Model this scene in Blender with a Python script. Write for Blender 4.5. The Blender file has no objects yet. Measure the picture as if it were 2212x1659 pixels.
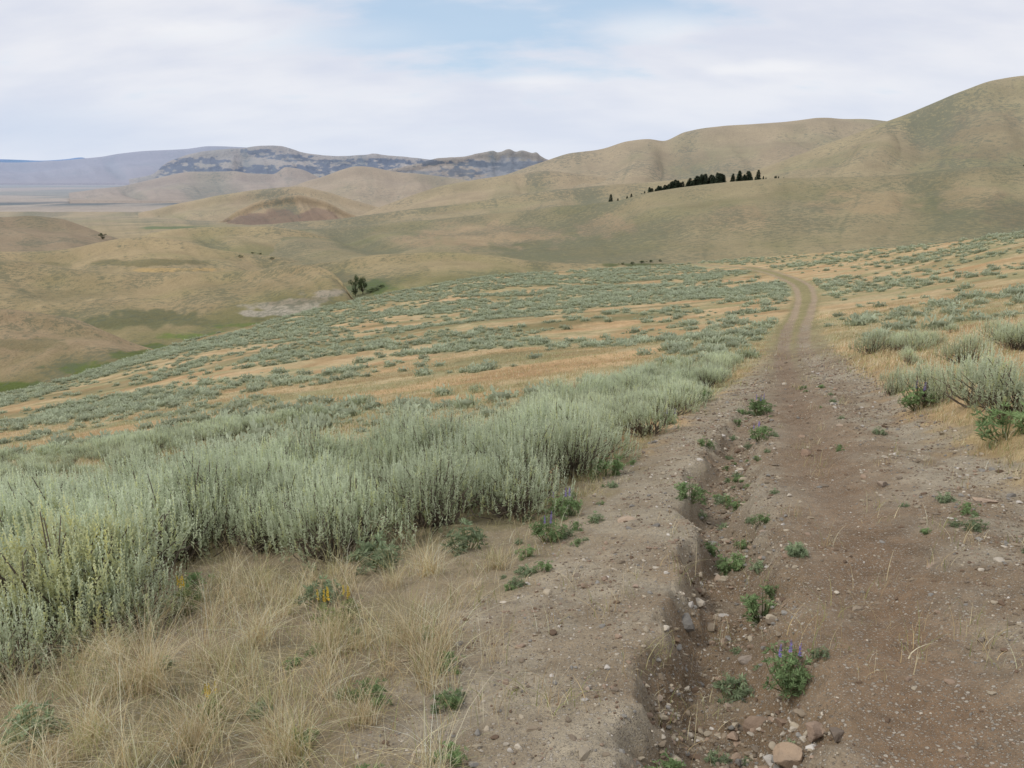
import bpy, math, random
import numpy as np
from mathutils import Vector
random.seed(5); rng=np.random.default_rng(5)
S=bpy.context.scene; COL=S.collection
F=1735.0; CX=1106.0; CY=829.5; TH=math.radians(14.5); CT=math.cos(TH); ST=math.sin(TH); CZ=1.6
# ---------------------------------------------------------------- maths
def lin(r,g,b):
    f=lambda c:(c/255/12.92) if c/255<=.04045 else ((c/255+.055)/1.055)**2.4
    return np.array([f(r),f(g),f(b)])
def pchip(xs,ys,x):
    xs=np.asarray(xs,float); ys=np.asarray(ys,float); x=np.clip(np.asarray(x,float),xs[0],xs[-1])
    h=np.diff(xs); d=np.diff(ys)/h; m=np.zeros(len(xs)); m[0]=d[0]; m[-1]=d[-1]
    if len(xs)>2:
        a=d[:-1]; b=d[1:]; p=a*b>0
        m[1:-1]=np.where(p,2*a*b/np.where(p,a+b,1),0)
    i=np.clip(np.searchsorted(xs,x)-1,0,len(h)-1); t=(x-xs[i])/h[i]; H=h[i]
    return ((2*t**3-3*t**2+1)*ys[i]+(t**3-2*t**2+t)*H*m[i]+(-2*t**3+3*t**2)*ys[i+1]+(t**3-t**2)*H*m[i+1])
TAB=rng.random((256,256))
def vn(x,y):
    x=np.asarray(x,float); y=np.asarray(y,float)
    xi=np.floor(x).astype(int); yi=np.floor(y).astype(int); fx=x-xi; fy=y-yi
    fx=fx*fx*(3-2*fx); fy=fy*fy*(3-2*fy)
    a=TAB[xi&255,yi&255]; b=TAB[(xi+1)&255,yi&255]; c=TAB[xi&255,(yi+1)&255]; d=TAB[(xi+1)&255,(yi+1)&255]
    return (a*(1-fx)+b*fx)*(1-fy)+(c*(1-fx)+d*fx)*fy
def fbm(x,y,o=4):
    s=0; a=.5; t=0
    for k in range(o):
        s=s+a*vn(x*2**k+17.3*k,y*2**k+9.1*k); t+=a; a*=.5
    return s/t
def sstep(a,b,x):
    t=np.clip((x-a)/(b-a),0,1); return t*t*(3-2*t)
def unproj(px,row,Y):
    u=(np.asarray(px,float)-CX)/F; w=(CY-np.asarray(row,float))/F
    t=Y/(CT+w*ST); return u*t, Y+0*t, CZ+t*(-ST+w*CT)
def project(x,y,z):
    z=z-CZ; d=y*CT-z*ST; up=y*ST+z*CT
    d=np.where(d<.05,.05,d)
    return CX+F*x/d, CY-F*up/d
# ---------------------------------------------------------------- near ground
def xr0(y): return pchip([0,3,8,32,70,150,260,500],[1.0,1.5,3.0,11.5,25.5,44,52,60],y)
def z0(y): return pchip([-60,0,10,32,70,150,260,500],[9,0,-1.6,-5.1,-8.8,-15,-22,-30],y)
def G0(x,y): return z0(y)+.14*(x-xr0(np.clip(y,0,500)))
CREST=[(-500,960,80),(0,853,100),(130,824,112),(300,770,130),(450,726,145),(600,690,160),(700,665,175),(800,642,190),(1000,605,215),(1200,587,235),(1400,576,250),(1550,564,255),(1700,552,245),(1850,541,215),(2000,530,170),(2212,503,130),(2600,470,105)]
_s=[];_d=[];_y=[]
for px,row,Y in CREST:
    X,YY,Z=unproj(px,row,Y); _s.append(X/Y); _y.append(Y); _d.append(float(Z-G0(X,Y)))
def basez(x,y):
    x=np.asarray(x,float); y=np.asarray(y,float)
    s=x/np.maximum(y,6); Yc=pchip(_s,_y,s); dl=pchip(_s,_d,s)
    q=np.clip(y/Yc,0,1); z=G0(x,y)+dl*q*q
    d=np.maximum(0,y-Yc); z=z-.5*d*d/(d+18)
    z=z+(fbm(x/22+5,y/22,3)-.5)*1.3*sstep(8,60,y)*(1-sstep(.8,1.0,q))*(1-sstep(40,60,y)*np.exp(-((x-xr0(np.clip(y,0,500)))/14)**2))
    return z
def gh(px,row):
    ys=np.concatenate([np.arange(1,30,.02),np.arange(30,320,.2)])
    X,Y,Z=unproj(px,row,ys); g=basez(X,Y)
    k=np.argmax(Z<g); 
    return X[k],ys[k]
def tab(pts):
    p=sorted([gh(*q)[::-1] for q in pts]); o=[p[0]]
    for q in p[1:]:
        if q[0]>o[-1][0]+.05: o.append(q)
    a=np.array(o)
    return lambda y:pchip(a[:,0],a[:,1],y)
gL=tab([(1320,1659),(1360,1500),(1385,1400),(1435,1270),(1480,1130),(1470,1060),(1530,960),(1590,880),(1620,840)])
gC=tab([(1570,1659),(1550,1500),(1545,1400),(1560,1270),(1572,1150),(1545,1060),(1588,960),(1617,880),(1640,840)])
gR=tab([(1900,1659),(1830,1500),(1800,1400),(1755,1270),(1700,1130),(1665,1060),(1665,960),(1656,880),(1662,840)])
tA=tab([(2080,1659),(1990,1450),(1900,1250),(1820,1080),(1760,950),(1715,850),(1690,770),(1698,720),(1719,670),(1724,640),(1708,612),(1670,595),(1640,586),(1600,577)])
tB=tab([(3000,1400),(2500,1200),(2160,1040),(2000,960),(1890,880),(1800,810),(1742,760),(1738,720),(1753,670),(1759,640),(1743,612),(1702,595),(1670,586),(1630,577)])
sL0=tab([(880,1659),(960,1450),(1080,1320),(1230,1180),(1290,1090),(1370,1000),(1450,930),(1540,860),(1620,810),(1652,760),(1680,700),(1702,660),(1708,630),(1690,606),(1640,588),(1600,578)])
sR0=tab([(2900,1500),(2700,1300),(2450,1150),(2230,1050),(2080,965),(1960,880),(1850,800),(1790,740),(1768,700),(1770,660),(1772,630),(1750,608),(1690,590),(1640,580)])
def kf(y):
    d=(tA(np.asarray(y)+2)-tA(np.asarray(y)-2))/4; return np.sqrt(1+d*d)
def sL(y):
    f=sstep(28,75,y); return sL0(y)*(1-f)+(tA(y)-.38*kf(y))*f
def sR(y):
    f=sstep(28,75,y); return sR0(y)*(1-f)+(tB(y)+.38*kf(y))*f
def Gm(x,y):
    z=basez(x,y)
    n1=(vn(y*2.3,0*y+3)-.5)*.16+(vn(y*7,0*y+7)-.5)*.07+(fbm(x*6,y*6,3)-.5)*.22
    l=gL(y)+n1; c=gC(y)+(vn(y*2,0*y+31)-.5)*.1; r=gR(y)+(vn(y*4,0*y+11)-.5)*.16+(fbm(x*7+4,y*7,3)-.5)*.25
    c=np.maximum(c,l+.08); r=np.maximum(r,c+.08)
    D=pchip([0,1,4,8,12,15.5],[.36,.36,.33,.26,.13,0],y)
    a=.3*sstep(0,.3,(x-l)/(c-l))+.7*sstep(.12,.8,(x-l)/(c-l)); b=sstep(0,.85,(r-x)/(r-c))
    g=np.where(x<c,a,b)*D
    road=sstep(-.3,.1,x-sL(y))*sstep(-.3,.1,sR(y)-x)
    ramp=1-sstep(100,200,y)
    rut=.07*np.exp(-((x-tA(y))/.33/kf(y))**2)+.07*np.exp(-((x-tB(y))/.33/kf(y))**2)
    z=z-g-rut*ramp
    z=z+(fbm(x*3.1,y*3.1,3)-.5)*.06*(1+1.2*(1-road))
    nearf=1-sstep(8,30,y)
    z=z+(fbm(x*11,y*11,4)-.5)*.028*nearf*(1+g*8)
    z=z+.12*sstep(0,.7,x-sR(y))*(1-sstep(25,60,y))
    return z,g,road
def gz(x,y): return Gm(np.asarray(x,float),np.asarray(y,float))[0]
def sagemask(x,y):
    n=fbm(x/17+3,y/12+x/50,4); m=fbm(x/3.6,y/4.5,3); mm=fbm(x/1.5+9,y/1.5,2)
    left=x<sL(y)
    v=sstep(.44,.60,n*.56+m*.28+mm*.16)
    q=y/np.maximum(1,pchip(_s,_y,x/np.maximum(y,6)))
    v=np.where(left,np.maximum(v*.95,.7*sstep(.70,.95,q+(m-.5)*.5)*sstep(.38,.5,m)),v*.33+.02)
    v=np.where(left,np.maximum(v,.8*(1-sstep(4,7,sL(y)-x))*sstep(15,20,y)*(1-sstep(45,60,y))*sstep(.35,.5,m)),v)
    return v
# ---------------------------------------------------------------- mesh + tags
def mesh(name,V,Fc,mat,col=None,smooth=False):
    V=np.asarray(V,np.float32); me=bpy.data.meshes.new(name)
    if isinstance(Fc,(list,tuple)): groups=[np.asarray(f,np.int32) for f in Fc if len(f)]
    else: groups=[np.asarray(Fc,np.int32)]
    nl=sum(g.size for g in groups); nf=sum(len(g) for g in groups)
    me.vertices.add(len(V)); me.vertices.foreach_set('co',V.ravel())
    me.loops.add(nl); me.polygons.add(nf)
    me.loops.foreach_set('vertex_index',np.concatenate([g.ravel() for g in groups]))
    tot=np.concatenate([np.full(len(g),g.shape[1],np.int32) for g in groups]); st=np.concatenate([[0],np.cumsum(tot)[:-1]]).astype(np.int32)
    me.polygons.foreach_set('loop_start',st); me.polygons.foreach_set('loop_total',tot)
    me.polygons.foreach_set('use_smooth',np.full(nf,smooth))
    if col is not None:
        col=np.asarray(col,np.float32)
        if col.shape[1]==3: col=np.hstack([col,np.ones((len(col),1),np.float32)])
        a=me.color_attributes.new('Col','FLOAT_COLOR','POINT'); a.data.foreach_set('color',col.ravel())
    me.update(calc_edges=True); me.materials.append(mat); return me
def obj(name,me,parent=None,loc=(0,0,0)):
    o=bpy.data.objects.new(name,me); COL.objects.link(o); o.location=loc
    if parent: o.parent=parent
    return o
def tag(o,label,cat,group=None,kind=None):
    o['label']=label; o['category']=cat
    if group: o['group']=group
    if kind: o['kind']=kind
    return o
def empty(name,loc,rz=0,sc=1):
    o=bpy.data.objects.new(name,None); COL.objects.link(o); o.location=loc; o.rotation_euler=(0,0,rz); o.scale=(sc,sc,sc) if not hasattr(sc,'__len__') else sc
    o.empty_display_size=.1; return o
def grid(nr,nc):
    i=np.arange(nr*nc).reshape(nr,nc)
    return np.stack([i[:-1,:-1],i[:-1,1:],i[1:,1:],i[1:,:-1]],-1).reshape(-1,4)
# ---------------------------------------------------------------- materials
class NT:
    def __init__(s,nt): s.nt=nt; s.n=nt.nodes; s.l=nt.links
    def put(s,sock,v):
        if isinstance(v,bpy.types.NodeSocket): s.l.new(v,sock)
        else: sock.default_value=v
    def math(s,op,a,b=0.,c=None,clamp=False):
        n=s.n.new('ShaderNodeMath'); n.operation=op; n.use_clamp=clamp; s.put(n.inputs[0],a); s.put(n.inputs[1],b)
        if c is not None: s.put(n.inputs[2],c)
        return n.outputs[0]
    def mix(s,f,a,b,mode='MIX'):
        n=s.n.new('ShaderNodeMix'); n.data_type='RGBA'; n.blend_type=mode
        s.put(n.inputs[0],f)
        for k,v in ((6,a),(7,b)): s.put(n.inputs[k],v if isinstance(v,bpy.types.NodeSocket) else (*[float(c) for c in v][:3],1))
        return n.outputs[2]
    def noise(s,vec,scale,detail=4,rough=.6):
        n=s.n.new('ShaderNodeTexNoise'); s.l.new(vec,n.inputs['Vector']); n.inputs['Scale'].default_value=scale; n.inputs['Detail'].default_value=detail; n.inputs['Roughness'].default_value=rough
        return n.outputs[0]
    def ramp(s,v,a,b):
        n=s.n.new('ShaderNodeMapRange'); n.interpolation_type='SMOOTHSTEP'; s.put(n.inputs[0],v); s.put(n.inputs[1],a); s.put(n.inputs[2],b); return n.outputs[0]
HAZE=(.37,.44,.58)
def terrain_mat(name,scale,sage=(.105,.118,.075),dots=9,bump=.6,hz=True,spk=.62):
    m=bpy.data.materials.new(name); m.use_nodes=True; t=NT(m.node_tree); b=t.n['Principled BSDF']
    geo=t.n.new('ShaderNodeNewGeometry'); P=geo.outputs['Position']
    at=t.n.new('ShaderNodeAttribute'); at.attribute_name='Col'
    n1=t.noise(P,scale,5,.6); n2=t.noise(P,scale*dots,5,.72); n3=t.noise(P,scale*dots*3.3,3,.7)
    v=t.math('ADD',t.math('MULTIPLY',n1,.5),t.math('MULTIPLY',n3,.6)); v=t.math('MULTIPLY_ADD',v,1.55,.15)
    vm=t.n.new('ShaderNodeVectorMath'); vm.operation='SCALE'; t.l.new(at.outputs['Color'],vm.inputs[0]); t.l.new(v,vm.inputs['Scale'])
    thr=t.math('SUBTRACT',.62,t.math('MULTIPLY',at.outputs['Alpha'],.17))
    thr2=t.math('ADD',thr,.05)
    mix12=t.math('ADD',t.math('MULTIPLY',n2,.45),t.math('MULTIPLY',n1,.2)); mix12=t.math('ADD',mix12,t.math('MULTIPLY',n3,.35))
    sp=t.ramp(mix12,thr,thr2)
    c=t.mix(t.math('MULTIPLY',sp,spk),vm.outputs[0],sage)
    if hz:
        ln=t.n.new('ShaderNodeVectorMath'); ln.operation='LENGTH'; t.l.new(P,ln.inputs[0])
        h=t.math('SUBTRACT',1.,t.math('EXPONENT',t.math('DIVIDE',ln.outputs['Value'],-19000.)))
        c=t.mix(h,c,HAZE)  # aerial haze painted into the base colour, growing with distance from the origin
    t.l.new(c,b.inputs['Base Color']); b.inputs['Roughness'].default_value=.95; b.inputs['Specular IOR Level'].default_value=.1
    bp=t.n.new('ShaderNodeBump'); bp.inputs['Strength'].default_value=bump; bp.inputs['Distance'].default_value=.4/scale/dots
    t.l.new(t.math('ADD',n2,t.math('MULTIPLY',n3,.5)),bp.inputs['Height']); t.l.new(bp.outputs[0],b.inputs['Normal'])
    return m
def ground_mat():
    m=bpy.data.materials.new('soil and grass'); m.use_nodes=True; t=NT(m.node_tree); b=t.n['Principled BSDF']
    geo=t.n.new('ShaderNodeNewGeometry'); P=geo.outputs['Position']
    at=t.n.new('ShaderNodeAttribute'); at.attribute_name='Col'
    n0=t.noise(P,.35,4); n1=t.noise(P,2.2,6,.65); n2=t.noise(P,11,5,.7); n3=t.noise(P,70,4,.7)
    v=t.math('ADD',t.math('MULTIPLY',n1,.75),t.math('MULTIPLY',n2,.8)); v=t.math('ADD',v,t.math('MULTIPLY',n3,.7)); v=t.math('ADD',v,t.math('MULTIPLY',n0,.45))
    v=t.math('MULTIPLY_ADD',v,1.25,-.66)
    vm=t.n.new('ShaderNodeVectorMath'); vm.operation='SCALE'; t.l.new(at.outputs['Color'],vm.inputs[0]); t.l.new(v,vm.inputs['Scale'])
    c=vm.outputs[0]; ph=None
    for sc_,th in ((38,.5),(75,.34),(150,.3)):
        vo=t.n.new('ShaderNodeTexVoronoi'); t.l.new(P,vo.inputs['Vector']); vo.inputs['Scale'].default_value=sc_; vo.inputs['Randomness'].default_value=1
        sel=t.n.new('ShaderNodeSeparateColor'); t.l.new(vo.outputs['Color'],sel.inputs[0])
        peb=t.math('MULTIPLY',t.math('SUBTRACT',1.,t.ramp(vo.outputs['Distance'],.26,.36)),at.outputs['Alpha'])
        peb=t.math('MULTIPLY',peb,t.ramp(sel.outputs[0],th,th+.04))
        pc=t.mix(sel.outputs[1],(.205,.17,.13),(.53,.475,.39))
        c=t.mix(t.math('MULTIPLY',peb,.85),c,pc); ph=peb if ph is None else t.math('MAXIMUM',ph,peb)
    t.l.new(c,b.inputs['Base Color']); b.inputs['Roughness'].default_value=.95; b.inputs['Specular IOR Level'].default_value=.12
    bp=t.n.new('ShaderNodeBump'); bp.inputs['Strength'].default_value=.9; bp.inputs['Distance'].default_value=.025
    hgt=t.math('ADD',t.math('ADD',n2,t.math('MULTIPLY',n3,.6)),t.math('MULTIPLY',ph,.35))
    t.l.new(hgt,bp.inputs['Height']); t.l.new(bp.outputs[0],b.inputs['Normal'])
    return m
def leaf_mat(name,trans=.3,var=.3,hz=False):
    m=bpy.data.materials.new(name); m.use_nodes=True; t=NT(m.node_tree); b=t.n['Principled BSDF']
    at=t.n.new('ShaderNodeAttribute'); at.attribute_name='Col'
    oi=t.n.new('ShaderNodeObjectInfo'); geo=t.n.new('ShaderNodeNewGeometry')
    n=t.noise(geo.outputs['Position'],1.3,3)
    v=t.math('ADD',t.math('MULTIPLY_ADD',oi.outputs['Random'],var,1-var/2),t.math('MULTIPLY_ADD',n,.5,-.25))
    vm=t.n.new('ShaderNodeVectorMath'); vm.operation='SCALE'; t.l.new(at.outputs['Color'],vm.inputs[0]); t.l.new(v,vm.inputs['Scale'])
    t.l.new(vm.outputs[0],b.inputs['Base Color']); b.inputs['Roughness'].default_value=.8; b.inputs['Specular IOR Level'].default_value=.1
    tr=t.n.new('ShaderNodeBsdfTranslucent'); t.l.new(vm.outputs[0],tr.inputs['Color'])
    mx=t.n.new('ShaderNodeMixShader'); mx.inputs[0].default_value=trans; t.l.new(b.outputs[0],mx.inputs[1]); t.l.new(tr.outputs[0],mx.inputs[2])
    t.l.new(mx.outputs[0],t.n['Material Output'].inputs['Surface']); return m
def rock_mat(name,a,bb):
    m=bpy.data.materials.new(name); m.use_nodes=True; t=NT(m.node_tree); b=t.n['Principled BSDF']
    tc=t.n.new('ShaderNodeTexCoord')
    n=t.noise(tc.outputs['Object'],6,5,.7); n2=t.noise(tc.outputs['Object'],30,4,.7)
    c=t.mix(t.ramp(n,.35,.65),a,bb); at=t.n.new('ShaderNodeAttribute'); at.attribute_name='Col'
    c=t.mix(1.,c,at.outputs['Color'],'MULTIPLY')
    c=t.mix(t.math('MULTIPLY',n2,.35),c,(.14,.115,.09))
    t.l.new(c,b.inputs['Base Color']); b.inputs['Roughness'].default_value=.9; b.inputs['Specular IOR Level'].default_value=.2
    bp=t.n.new('ShaderNodeBump'); bp.inputs['Strength'].default_value=.5; bp.inputs['Distance'].default_value=.02; t.l.new(n2,bp.inputs['Height']); t.l.new(bp.outputs[0],b.inputs['Normal'])
    return m
M_ground=ground_mat(); M_leaf=leaf_mat('sage leaves',.46,.2); M_green=leaf_mat('green leaves'); M_grass=leaf_mat('grass blades',.35,.2); M_wood=leaf_mat('woody stems',0.,.3)
M_flower=leaf_mat('petals',.3,.3); M_conif=leaf_mat('needles',.1,.4)
M_rock=rock_mat('rock',(.41,.335,.265),(.32,.27,.225)); M_gravel=rock_mat('gravel',(.95,.95,.95),(.8,.8,.8))
# ---------------------------------------------------------------- ground sheet
U=np.linspace(-1,1,720); sc=.12+.32*U+.75*U**3
ys=[-12,-8,-5,-3,-1.5,-.5,.3,.8]; y=1.; dy=.011
while y<330: ys.append(y); y+=dy; dy*=1.0106
ys=np.array(ys); YY,SS=np.meshgrid(ys,sc,indexing='ij'); 
W=np.where(YY<0,8+0*YY,YY+8); XX=SS*np.maximum(W,8)
Z,gd,road=Gm(XX,YY)
nz=fbm(XX*.6,YY*.6,4); nf=fbm(XX*4,YY*4,4)
soil=lin(147,129,105); grav=lin(172,160,138); gold=lin(190,160,120); gold2=lin(178,159,120); olive=lin(142,139,100); litter=lin(150,135,110)
def mixc(a,b,f): return a*(1-f[...,None])+b*f[...,None]
fld=mixc(np.broadcast_to(gold,XX.shape+(3,)),gold2,sstep(.35,.65,fbm(XX/12,YY/5,3)))
fld=mixc(fld,olive,.75*sstep(.45,.62,fbm(XX/9+40,YY/4,4)))
fld=mixc(fld,lin(160,126,88),.5*sstep(.48,.66,fbm(XX/5+70,YY/2.5,4)))
fld=mixc(fld,lin(206,184,146),.4*sstep(.52,.68,fbm(XX/2.5+20,YY/2.5,4)))
sm=sagemask(XX,YY)
fld=mixc(fld,lin(142,146,112),.7*sm)
fld=mixc(fld,lin(108,104,70),.55*sstep(.54,.66,fbm(XX/30+9,YY/7,3))*sstep(30,60,YY)*(XX<sL(YY)))
nearl=(1-sstep(6,14,YY))*(XX<sL(YY)+1)
fld=mixc(fld,litter,nearl*.9)
fld=mixc(fld,lin(126,122,82),nearl*.4*sstep(.5,.65,fbm(XX*1.3,YY*1.3,3)))
rc=mixc(np.broadcast_to(soil,XX.shape+(3,)),grav,sstep(.38,.58,nf*.5+nz*.5))
shl=sstep(-.1,.3,gL(YY)-XX)*(1-sstep(14,18,YY)); rc=mixc(rc,lin(168,155,132),shl*.45)
K=kf(YY); med=np.minimum(np.abs(XX-tA(YY)),np.abs(XX-tB(YY)))/K
rc=mixc(rc,lin(132,108,84),np.exp(-((XX-tA(YY))/.5)**2)*.8*(1-sstep(20,60,YY)))
rc=mixc(rc,lin(160,142,117),sstep(18,60,YY)*.85)
rc=mixc(rc,lin(118,96,72),sstep(.05,.2,gd)*.55)
medg=sstep(.20,.34,med+(nf-.5)*.3)*sstep(10,48,YY+(nz-.5)*14)
rc=mixc(rc,lin(140,132,92),medg*.9)
eg=.5+.5*(1-sstep(20,60,YY))
rmask=sstep(-.35,.25,XX-sL(YY)+(nf-.5)*1.2*eg)*sstep(-.3,.25,sR(YY)-XX+(nf-.5)*.9*eg)
cc=mixc(fld,rc,rmask)
alpha=np.clip(rmask*(1-medg)*(1-sstep(25,70,YY))+.65*nearl,0,1)
cc=cc*.91
V=np.stack([XX,YY,Z],-1).reshape(-1,3); C4=np.concatenate([cc.reshape(-1,3),alpha.reshape(-1,1)],1)
tag(obj('ground',mesh('ground',V,grid(*XX.shape)[:,::1],M_ground,C4,True)),'near hillside with golden dry grass and a rutted dirt track running down it','ground',kind='structure')
# ---------------------------------------------------------------- lofts
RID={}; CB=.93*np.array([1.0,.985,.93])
def loft(name,label,cat,cons,lo,hi,nx=420,nv=26,scale=.02,col=(150,135,105),sage=.3,amp=.004,gul=.01,gf=60,blobs=(),colb=None,back=(1.25,.12),mat=None,bs=1.,bnz=1.4,**mk):
    gul=gul*.72
    px=np.linspace(lo,hi,nx); L=[]
    for c in cons:
        a=np.array(c['p'] if isinstance(c,dict) else c,float)
        if a.shape[1]==2: a=np.hstack([a,np.full((len(a),1),c['Y'])])
        row=pchip(a[:,0],a[:,1],px); Y=pchip(a[:,0],a[:,2],px)
        L.append(np.stack(unproj(px,row,Y),-1))
    RID[name]=(px,L[-1])
    sk=L[0].copy(); sk[:,2]-=L[0][:,1]*.03; sk[:,:2]*=.97
    r=L[-1].copy(); k=back[0]; r[:,:2]*=k; r[:,2]-=L[-1][:,1]*(k-1)*3*back[1]; L.append(r)
    r=L[-1].copy(); r[:,:2]*=1.15; r[:,2]-=r[:,1]*.08; L.append(r)
    L=np.array(L); n=len(L); out=[sk];vv=[0]
    for i in range(n-1):
        p0=L[max(i-1,0)];p1=L[i];p2=L[i+1];p3=L[min(i+2,n-1)]
        for t in np.linspace(0,1,nv,endpoint=(i==n-2)):
            out.append(.5*(2*p1+(p2-p0)*t+(2*p0-5*p1+4*p2-p3)*t*t+(3*p1-p0-3*p2+p3)*t**3)); vv.append(i+t)
    P=np.array(out); vv=np.array(vv); nr=n-3
    wv=np.clip(vv/nr,0,1.3)
    PX,VV=np.meshgrid(px,wv,indexing='xy')
    D=P[...,1]; w=np.sin(np.pi*np.clip(VV,0,1))**1.3; Ym=np.median(D)
    warp=(fbm(PX/gf*.5+3,VV*1.2+1,2)-.5)*2.6
    rd=vn(PX/gf*1.3+warp+VV*.9,VV*.9+5); rd2=vn(PX/gf*3.2+warp*2+VV*2.5+8,VV*1.8+9); rd3=vn(PX/gf*6+warp*4+VV*4+2,VV*3+3)
    vl=sstep(.35,.5,rd2)*(1-sstep(.5,.65,rd2))
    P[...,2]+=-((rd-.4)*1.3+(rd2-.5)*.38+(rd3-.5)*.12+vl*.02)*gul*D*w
    lam=Ym*.055
    nn=fbm(P[...,0]/lam,P[...,1]/lam*.7,5)-.5
    P[...,2]+=nn*amp*D*(.2+w)
    pxx,roww=project(P[...,0],P[...,1],P[...,2])
    base=np.broadcast_to(lin(*col),P.shape).copy()
    if colb is not None: base=mixc(base,lin(*colb),1-sstep(0,.7,VV+(nn)*.8))
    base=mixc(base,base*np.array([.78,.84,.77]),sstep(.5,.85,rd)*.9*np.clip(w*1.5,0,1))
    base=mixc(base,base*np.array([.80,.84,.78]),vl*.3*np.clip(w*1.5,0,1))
    base=mixc(base,base*np.array([.86,.91,.84]),sstep(.45,.7,fbm(P[...,0]/lam*.6+9,P[...,1]/lam*.4,4)))
    al=np.full(D.shape,float(sage))+sstep(.5,.95,rd)*.3+vl*.12+(fbm(P[...,0]/lam*.8+3,P[...,1]/lam*.5+8,3)-.5)*.9
    bn=fbm(pxx/28/bs,roww/12/bs,4)
    for (bx,by,rx,ry,bc,st) in blobs:
        d=np.sqrt(((pxx-bx)/rx)**2+((roww-by)/ry)**2)+(bn-.5)*bnz
        base=mixc(base,lin(*bc),st*(1-sstep(.6,1.1,d)))
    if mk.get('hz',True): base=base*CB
    V=P.reshape(-1,3); C4=np.concatenate([base.reshape(-1,3),np.clip(al,0,1).reshape(-1,1)],1)
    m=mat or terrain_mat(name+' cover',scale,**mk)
    return tag(obj(name,mesh(name,V,grid(len(P),nx),m,C4,True)),label,cat,kind='structure')
def con(p,Y): return {'p':p,'Y':Y}
def flat(row,Y): return {'p':[(-700,row),(2900,row)],'Y':Y}
def mid(a,b,fr,fy):
    A=np.array(a['p'],float);B=np.array(b['p'],float)
    if A.shape[1]==2:A=np.hstack([A,np.full((len(A),1),a['Y'])])
    if B.shape[1]==2:B=np.hstack([B,np.full((len(B),1),b['Y'])])
    xs=np.union1d(A[:,0],B[:,0]); f=lambda T,k:pchip(T[:,0],T[:,k],xs)
    return {'p':list(zip(xs,f(A,1)*(1-fr)+f(B,1)*fr,f(A,2)*(1-fy)+f(B,2)*fy))}
def hill(name,label,front,ridge,lo,hi,fr=.62,fy=.5,**k):
    return loft(name,label,'hill',[front,mid(front,ridge,fr*.5,fy*.5),mid(front,ridge,fr,fy),mid(front,ridge,.5+fr*.5,.5+fy*.5),ridge],lo,hi,**k)
py=np.concatenate([np.geomspace(1200,90000,260)]); pu=np.linspace(-1.3,1.3,200); PY,PU=np.meshgrid(py,pu,indexing='ij'); PXX=PY*PU
pz=-150+(fbm(PXX/900,PY/900,4)-.5)*12
pc=np.broadcast_to(lin(170,154,132),PXX.shape+(3,)).copy()
pc=mixc(pc,lin(120,126,112),sstep(.5,.6,fbm(PXX/1500,PY/2500+4,4))*sstep(3800,5200,PY)*.6)
pc=mixc(pc,lin(64,80,76),sstep(.35,.55,fbm(PXX/260,PY/500,3))*np.exp(-((PY-4900-PXX*.1)/380)**2)*.9)
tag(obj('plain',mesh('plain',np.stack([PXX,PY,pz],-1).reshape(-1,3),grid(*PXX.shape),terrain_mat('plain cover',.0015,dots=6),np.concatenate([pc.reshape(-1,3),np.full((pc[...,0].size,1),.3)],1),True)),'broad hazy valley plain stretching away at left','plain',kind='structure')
hill('far_mountains','faint blue mountain range on the far left horizon',con([(-700,388),(600,388)],50000),con([(-700,338),(-200,346),(0,345),(40,346),(90,348),(140,345),(175,341),(200,347),(260,352),(600,358)],60000),-700,600,scale=.0004,col=(124,150,188),gul=.002,amp=.001,back=(1.1,.05),hz=False,sage=0)  # blue is distance haze put straight into the base colour
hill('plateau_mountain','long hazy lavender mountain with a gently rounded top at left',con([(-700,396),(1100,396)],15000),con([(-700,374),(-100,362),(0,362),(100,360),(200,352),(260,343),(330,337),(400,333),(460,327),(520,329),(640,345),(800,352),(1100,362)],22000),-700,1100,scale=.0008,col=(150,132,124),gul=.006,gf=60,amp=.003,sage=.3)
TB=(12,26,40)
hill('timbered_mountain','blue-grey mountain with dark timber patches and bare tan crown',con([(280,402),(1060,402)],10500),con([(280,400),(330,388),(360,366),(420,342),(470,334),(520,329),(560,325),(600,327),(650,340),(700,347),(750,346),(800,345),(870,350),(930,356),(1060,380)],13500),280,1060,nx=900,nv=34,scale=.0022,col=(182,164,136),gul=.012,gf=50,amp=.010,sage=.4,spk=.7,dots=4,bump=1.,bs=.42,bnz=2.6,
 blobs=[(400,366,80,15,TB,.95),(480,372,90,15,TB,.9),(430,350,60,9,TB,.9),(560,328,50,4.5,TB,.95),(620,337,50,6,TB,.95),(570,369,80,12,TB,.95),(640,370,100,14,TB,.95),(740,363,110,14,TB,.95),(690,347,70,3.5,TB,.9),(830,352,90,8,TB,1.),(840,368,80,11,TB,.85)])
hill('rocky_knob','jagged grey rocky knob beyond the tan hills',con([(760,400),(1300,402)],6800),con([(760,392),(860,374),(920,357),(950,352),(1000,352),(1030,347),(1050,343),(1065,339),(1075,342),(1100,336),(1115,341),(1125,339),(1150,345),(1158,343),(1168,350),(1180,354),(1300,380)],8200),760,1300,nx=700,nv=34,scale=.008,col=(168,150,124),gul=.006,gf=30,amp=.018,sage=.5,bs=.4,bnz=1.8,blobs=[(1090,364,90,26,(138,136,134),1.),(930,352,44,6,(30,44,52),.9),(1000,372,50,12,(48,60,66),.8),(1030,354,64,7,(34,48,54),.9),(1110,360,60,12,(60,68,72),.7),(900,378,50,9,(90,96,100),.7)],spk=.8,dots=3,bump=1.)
hill('foothill','pale hazy foothills in front of the timbered mountain',con([(150,432),(820,440)],4700),con([(150,428),(230,418),(300,405),(360,392),(420,380),(500,380),(540,385),(590,387),(620,372),(645,375),(700,398),(820,430)],6500),150,820,scale=.004,col=(168,150,128),gul=.011,gf=70,amp=.003,sage=.35)
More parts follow.
